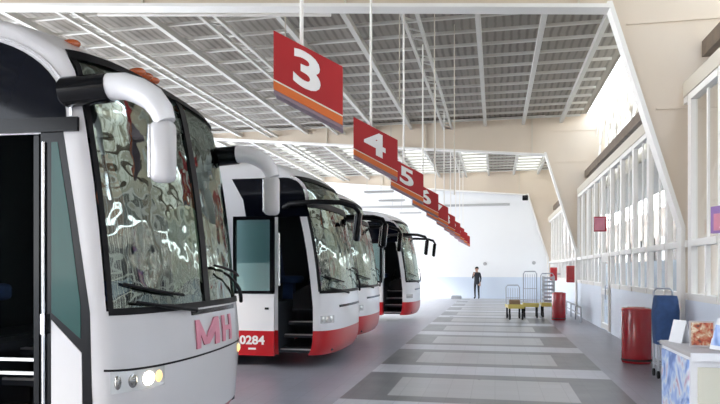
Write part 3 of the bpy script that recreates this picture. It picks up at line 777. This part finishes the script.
for x in (-.13, .13):
    for y in (-.14, .14): MB().lathe([(.01, -.015), (.055, -.015), (.06, 0), (.055, .015), (.01, .015)], (x, y, .06), 16, 'x').build('wheel', M['black_rubber'], r)

# ------------------------------------------------------------------ counter
r = empty('sales_counter', (1.52, 5.5, 0)); tag(r, 'white sales counter with beige front and blue poster on its side', 'counter')
MB().box((.65, .45, .455), (1.3, .88, .9)).build('body', M['white_plastic'], r)
MB().box((.67, -.0, .43), (1.24, .03, .8)).build('front_panel', M['counter_panel'], r)
MB().box((-.008, .45, .46), (.016, .8, .84)).build('side_poster', M['poster_blue'], r)
MB().box((.63, .43, .93), (1.3, .98, .04), bev=.01).build('top', M['grey_top'], r)
MB().box((.63, -.062, .92), (1.3, .02, .06)).build('edge_strip', M['white_plastic'], r)
r = empty('picture_frame', (1.70, 5.85, .952), math.radians(-8)); tag(r, 'small leaning red and brown picture card on the counter', 'picture')
R_ = Matrix.Rotation(math.radians(-14), 3, 'X')
MB().box((0, 0, .11), (.19, .015, .22), rot=R_).build('backing', M['grey_top'], r)
MB().box((0, -.012, .112), (.165, .006, .19), rot=R_).build('picture', M['picture'], r)
MB().bar((0, .03, .15), (0, .12, .005), .02).build('easel_leg', M['steel'], r)
r = empty('brochure_holder', (1.80, 5.62, .952), math.radians(28)); tag(r, 'white brochure holder right of the red picture card', 'holder')
MB().box((0, .0, .13), (.012, .2, .26), rot=Matrix.Rotation(math.radians(18), 3, 'Y')).build('back', M['white_plastic'], r)
MB().box((-.035, 0, .05), (.01, .2, .09), rot=Matrix.Rotation(math.radians(18), 3, 'Y')).build('pocket', M['white_plastic'], r)
MB().box((-.02, 0, .12), (.016, .17, .17), rot=Matrix.Rotation(math.radians(18), 3, 'Y')).build('leaflets', M['poster_blue'], r)
r = empty('folded_menu', (1.62, 6.2, .952), math.radians(20)); tag(r, 'white tent card at the left end of the counter', 'card')
MB().prism([(-.05, -.09, 0), (0, -.09, .2), (.05, -.09, 0), (.044, -.09, 0), (0, -.09, .185), (-.044, -.09, 0)], (0, .18, 0)).build('card', M['white_plastic'], r)
o = MB().box((0, 0, .03), (.18, .12, .06), bev=.015).build('tissue_box', M['picture']); o.location = (2.05, 5.72, .952); tag(o, 'dark patterned small box at the right of the counter top', 'box')

# ------------------------------------------------------------------ barrier rail by the wall
r = empty('floor_rail', (2.55, 20.4, 0)); tag(r, 'low grey steel rail standing along the window wall', 'rail')
b = MB().tube([(0, 0, 0), (0, 0, .42), (.0, .05, .46), (0, 5.2, .46), (0, 5.25, .42), (0, 5.25, 0)], .028, 8); b.build('top_rail', M['steel'], r)
MB().tube([(0, 0, .25), (0, 5.25, .25)], .02, 8).build('lower_rail', M['steel'], r)
for y in (1.3, 2.6, 3.9): MB().tube([(0, y, 0), (0, y, .46)], .022, 8).build('post', M['steel'], r)

# ------------------------------------------------------------------ luggage trolleys
def trolley(loc, rz, tall, label):
    r = empty('luggage_trolley', loc, rz); tag(r, label, 'trolley', 'yellow luggage trolleys')
    b = MB().box((0, 0, .40), (.5, .9, .05), bev=.01); b.box((0, -.44, .45), (.5, .03, .12)); b.box((-.24, 0, .45), (.03, .9, .06)); b.box((.24, 0, .45), (.03, .9, .06)); b.build('platform', M['yellow'], r)
    MB().box((0, 0, .44), (.44, .8, .03)).build('deck_board', M['wood'], r)
    h = MB().tube([(-.22, .42, .4), (-.22, .46, tall - .08), (-.17, .46, tall), (.17, .46, tall), (.22, .46, tall - .08), (.22, .42, .4)], .018, 8)
    h.tube([(-.22, .44, tall * .62), (.22, .44, tall * .62)], .012, 8); h.build('handle', M['steel'], r)
    g = MB()
    for k in range(5): g.tube([(-.15 + .075 * k, .44, .42), (-.15 + .075 * k, .45, tall - .1)], .008, 6)
    g.build('back_grille', M['steel'], r)
    for x in (-.2, .2):
        for y in (-.34, .34):
            fk = MB().box((x, y, .27), (.05, .06, .24)).build('caster_fork', M['black_rubber'], r)
            MB().lathe([(.01, -.025), (.1, -.025), (.115, 0), (.1, .025), (.01, .025)], (x, y, .116), 20, 'x').build('wheel', M['black_rubber'], fk)
trolley((.62, 21.3, 0), .1, 1.1, 'left luggage trolley with yellow platform and short posts')
trolley((1.17, 22.3, 0), -.02, 1.55, 'middle luggage trolley with yellow platform and tall hoop handle')
trolley((1.78, 22.7, 0), .0, 1.48, 'right luggage trolley with tall handle, beside the far trash can')
r = empty('mesh_crate', (1.78, 22.65, .49)); tag(r, 'grey slatted crate loaded on the right luggage trolley', 'crate')
b = MB()
for k in range(7): b.box((0, -.3, .06 + .13 * k), (.36, .015, .05)); b.box((0, .3, .06 + .13 * k), (.36, .015, .05)); b.box((-.17, 0, .06 + .13 * k), (.015, .6, .05)); b.box((.17, 0, .06 + .13 * k), (.015, .6, .05))
b.build('slats', M['steel'], r)
b = MB()
for x in (-.17, .17):
    for y in (-.3, .3): b.box((x, y, .45), (.03, .03, .9))
b.build('corner_posts', M['fixture'], r)
o = MB().box((0, 0, .09), (.34, .4, .18), bev=.02).build('parcel', M['wood']); o.location = (.62, 21.3, .456); tag(o, 'brown parcel lying on the left luggage trolley', 'parcel')

# ------------------------------------------------------------------ far wall bits
o = MB().prism([(-.3, -.2, 0), (.3, -.2, 0), (.27, -.2, .16), (-.27, -.2, .16)], (0, .4, 0)); o.box((0, 0, .17), (.5, .3, .03), bev=.01)
o = o.build('floor_box', M['steel']); o.location = (-2.1, 35.9, .001); tag(o, 'low grey box on the floor left of the standing person', 'box')
for x, z, w in ((-.55, 1.95, 'right of the standing person'), (2.1, 2.0, 'above the luggage trolleys')):
    o = MB().lathe([(.09, 0), (.1, -.03), (.06, -.07), (.001, -.08)], n=20, axis='y').build('wall_bell', M['fixture']); o.location = (x, YB - .005, z)
    tag(o, 'small grey round fitting on the far wall, ' + w, 'fitting')
r = empty('flood_lamp', (1.6, 35.7, 5.5)); tag(r, 'dark flood lamp high in the far right corner', 'lamp')
MB().box((0, 0, 0), (.3, .2, .24), rot=Matrix.Rotation(.5, 3, 'X'), bev=.03).build('housing', M['black_rubber'], r)
MB().bar((0, .05, .1), (.12, .5, .25), .04).build('bracket', M['fixture'], r)

# ------------------------------------------------------------------ person by the far wall
def person(loc, rz):
    J = {'pel': (0, 0, .95), 'sp': (0, .01, 1.15), 'ch': (0, 0, 1.34), 'nk': (0, 0, 1.47), 'h1': (0, -.01, 1.55), 'h2': (0, -.015, 1.64), 'h3': (0, -.01, 1.70),
         'sl': (-.17, 0, 1.40), 'el': (-.24, .0, 1.13), 'wl': (-.12, -.17, 1.32), 'fl': (-.09, -.19, 1.38), 'sr': (.17, 0, 1.40), 'er': (.23, .02, 1.12), 'wr': (.22, -.08, .89), 'fr': (.22, -.1, .82),
         'hl': (-.09, 0, .9), 'kl': (-.1, -.02, .5), 'al': (-.1, .02, .09), 'tl': (-.11, -.13, .04), 'hr': (.09, 0, .9), 'kr': (.11, -.02, .5), 'ar': (.12, .02, .09), 'tr': (.14, -.13, .04)}
    Rr = {'pel': .15, 'sp': .135, 'ch': .155, 'nk': .058, 'h1': .075, 'h2': .1, 'h3': .075, 'sl': .07, 'el': .045, 'wl': .03, 'fl': .035, 'sr': .07, 'er': .045, 'wr': .03, 'fr': .035,
          'hl': .09, 'kl': .062, 'al': .045, 'tl': .04, 'hr': .09, 'kr': .062, 'ar': .045, 'tr': .04}
    E = [('pel', 'sp'), ('sp', 'ch'), ('ch', 'nk'), ('nk', 'h1'), ('h1', 'h2'), ('h2', 'h3'), ('ch', 'sl'), ('sl', 'el'), ('el', 'wl'), ('wl', 'fl'), ('ch', 'sr'), ('sr', 'er'), ('er', 'wr'), ('wr', 'fr'),
         ('pel', 'hl'), ('hl', 'kl'), ('kl', 'al'), ('al', 'tl'), ('pel', 'hr'), ('hr', 'kr'), ('kr', 'ar'), ('ar', 'tr')]
    ks = list(J); me = bpy.data.meshes.new('body'); me.from_pydata([J[k] for k in ks], [(ks.index(a), ks.index(c)) for a, c in E], [])
    o = bpy.data.objects.new('body', me); COL.objects.link(o); o.modifiers.new('skin', 'SKIN'); ss = o.modifiers.new('sub', 'SUBSURF'); ss.levels = 1; ss.render_levels = 1
    for i, k in enumerate(ks):
        v = me.skin_vertices[0].data[i]; r_ = Rr[k]; v.radius = (r_, r_ * (.75 if k in ('pel', 'sp', 'ch') else 1)); v.use_root = (k == 'pel')
    dg = bpy.context.evaluated_depsgraph_get(); dg.update(); nm = bpy.data.meshes.new_from_object(o.evaluated_get(dg))
    o.modifiers.clear(); o.data = nm
    # fingers
    bm = bmesh.new(); bm.from_mesh(nm)
    for hx, hy, hz, dz in ((-.09, -.19, 1.38, 1), (.22, -.1, .82, -1)):
        for k in range(5):
            f = MB(); a = (k - 1.5) * .018
            L = (.075, .085, .08, .065, .05)[k]
            if k == 4: pts = [(hx + .02, hy, hz), (hx + .05, hy - .02, hz + dz * .03), (hx + .055, hy - .03, hz + dz * .055)]
            else: pts = [(hx + a, hy, hz), (hx + a, hy - .01, hz + dz * (.03 + L * .5)), (hx + a, hy - .03, hz + dz * (.03 + L))]
            f.tube(pts, [.01, .009, .007], 6)
            vv = [bm.verts.new(p) for p in f.v]
            for q_ in f.f: bm.faces.new([vv[i] for i in q_])
    bm.to_mesh(nm); bm.free()
    for m in ('skin', 'cloth_black', 'black_rubber'): nm.materials.append(M[m])
    for p in nm.polygons:
        c = p.center; p.use_smooth = True
        arm_tip = (c - Vector((-.1, -.18, 1.36))).length < .1 or (c - Vector((.22, -.1, .82))).length < .12
        if c.z > 1.47 or arm_tip: p.material_index = 0
        elif c.z < .085: p.material_index = 2
        else: p.material_index = 1
    root = empty('person', loc, rz); o.parent = root
    h = MB().sphere((0, .015, 1.69), .108, (.95, 1.0, .85)); h.v = [(x, y + (.02 if z < 1.66 else 0), max(z, 1.6 if y > 0 else 1.68)) for x, y, z in h.v]; h.build('hair', M['hair'], root)
    fc = MB(); fc.prism([(-.013, -.11, 1.615), (.013, -.11, 1.615), (0, -.11, 1.665)], (0, -.02, 0)); fc.build('nose', M['skin'], root)
    ey = MB().sphere((-.035, -.098, 1.665), .012).sphere((.035, -.098, 1.665), .012); ey.build('eyes', M['hair'], root)
    MB().box((0, -.1, 1.59), (.045, .012, .01)).build('mouth', M['can_red'], root)
    MB().sphere((-.1, 0, 1.65), .022, (.5, 1, 1.3)).sphere((.1, 0, 1.65), .022, (.5, 1, 1.3)).build('ears', M['skin'], root)
    return root
tag(person((-.98, 35.7, 0.005), -.3), 'person in black clothes standing by the far wall with one hand raised', 'person')

# ------------------------------------------------------------------ light
w = bpy.data.worlds.new('world'); S.world = w; w.use_nodes = True
nt = w.node_tree; bg = nt.nodes['Background']
tc = nt.nodes.new('ShaderNodeTexCoord'); sp = nt.nodes.new('ShaderNodeSeparateXYZ'); r = nt.nodes.new('ShaderNodeValToRGB')
r.color_ramp.elements[0].position = .0; r.color_ramp.elements[0].color = (.95, .97, 1, 1); r.color_ramp.elements[1].position = .8; r.color_ramp.elements[1].color = (.62, .78, 1, 1)
nt.links.new(tc.outputs['Generated'], sp.inputs[0]); nt.links.new(sp.outputs[2], r.inputs[0]); nt.links.new(r.outputs[0], bg.inputs[0])
bg.inputs[1].default_value = 3.0
su = bpy.data.lights.new('sun', 'SUN'); su.energy = 5; su.angle = math.radians(12); su.color = (1, .95, .86)
so = bpy.data.objects.new('sun', su); COL.objects.link(so); so.rotation_euler = Vector((.75, .55, -.5)).to_track_quat('-Z', 'Y').to_euler()

S.view_settings.view_transform = 'Standard'; S.view_settings.look = 'None'; S.view_settings.gamma = 1; S.view_settings.exposure = 1.42
S.view_settings.use_curve_mapping = False
S.cycles.max_bounces = 8; S.cycles.diffuse_bounces = 5; S.cycles.transparent_max_bounces = 16
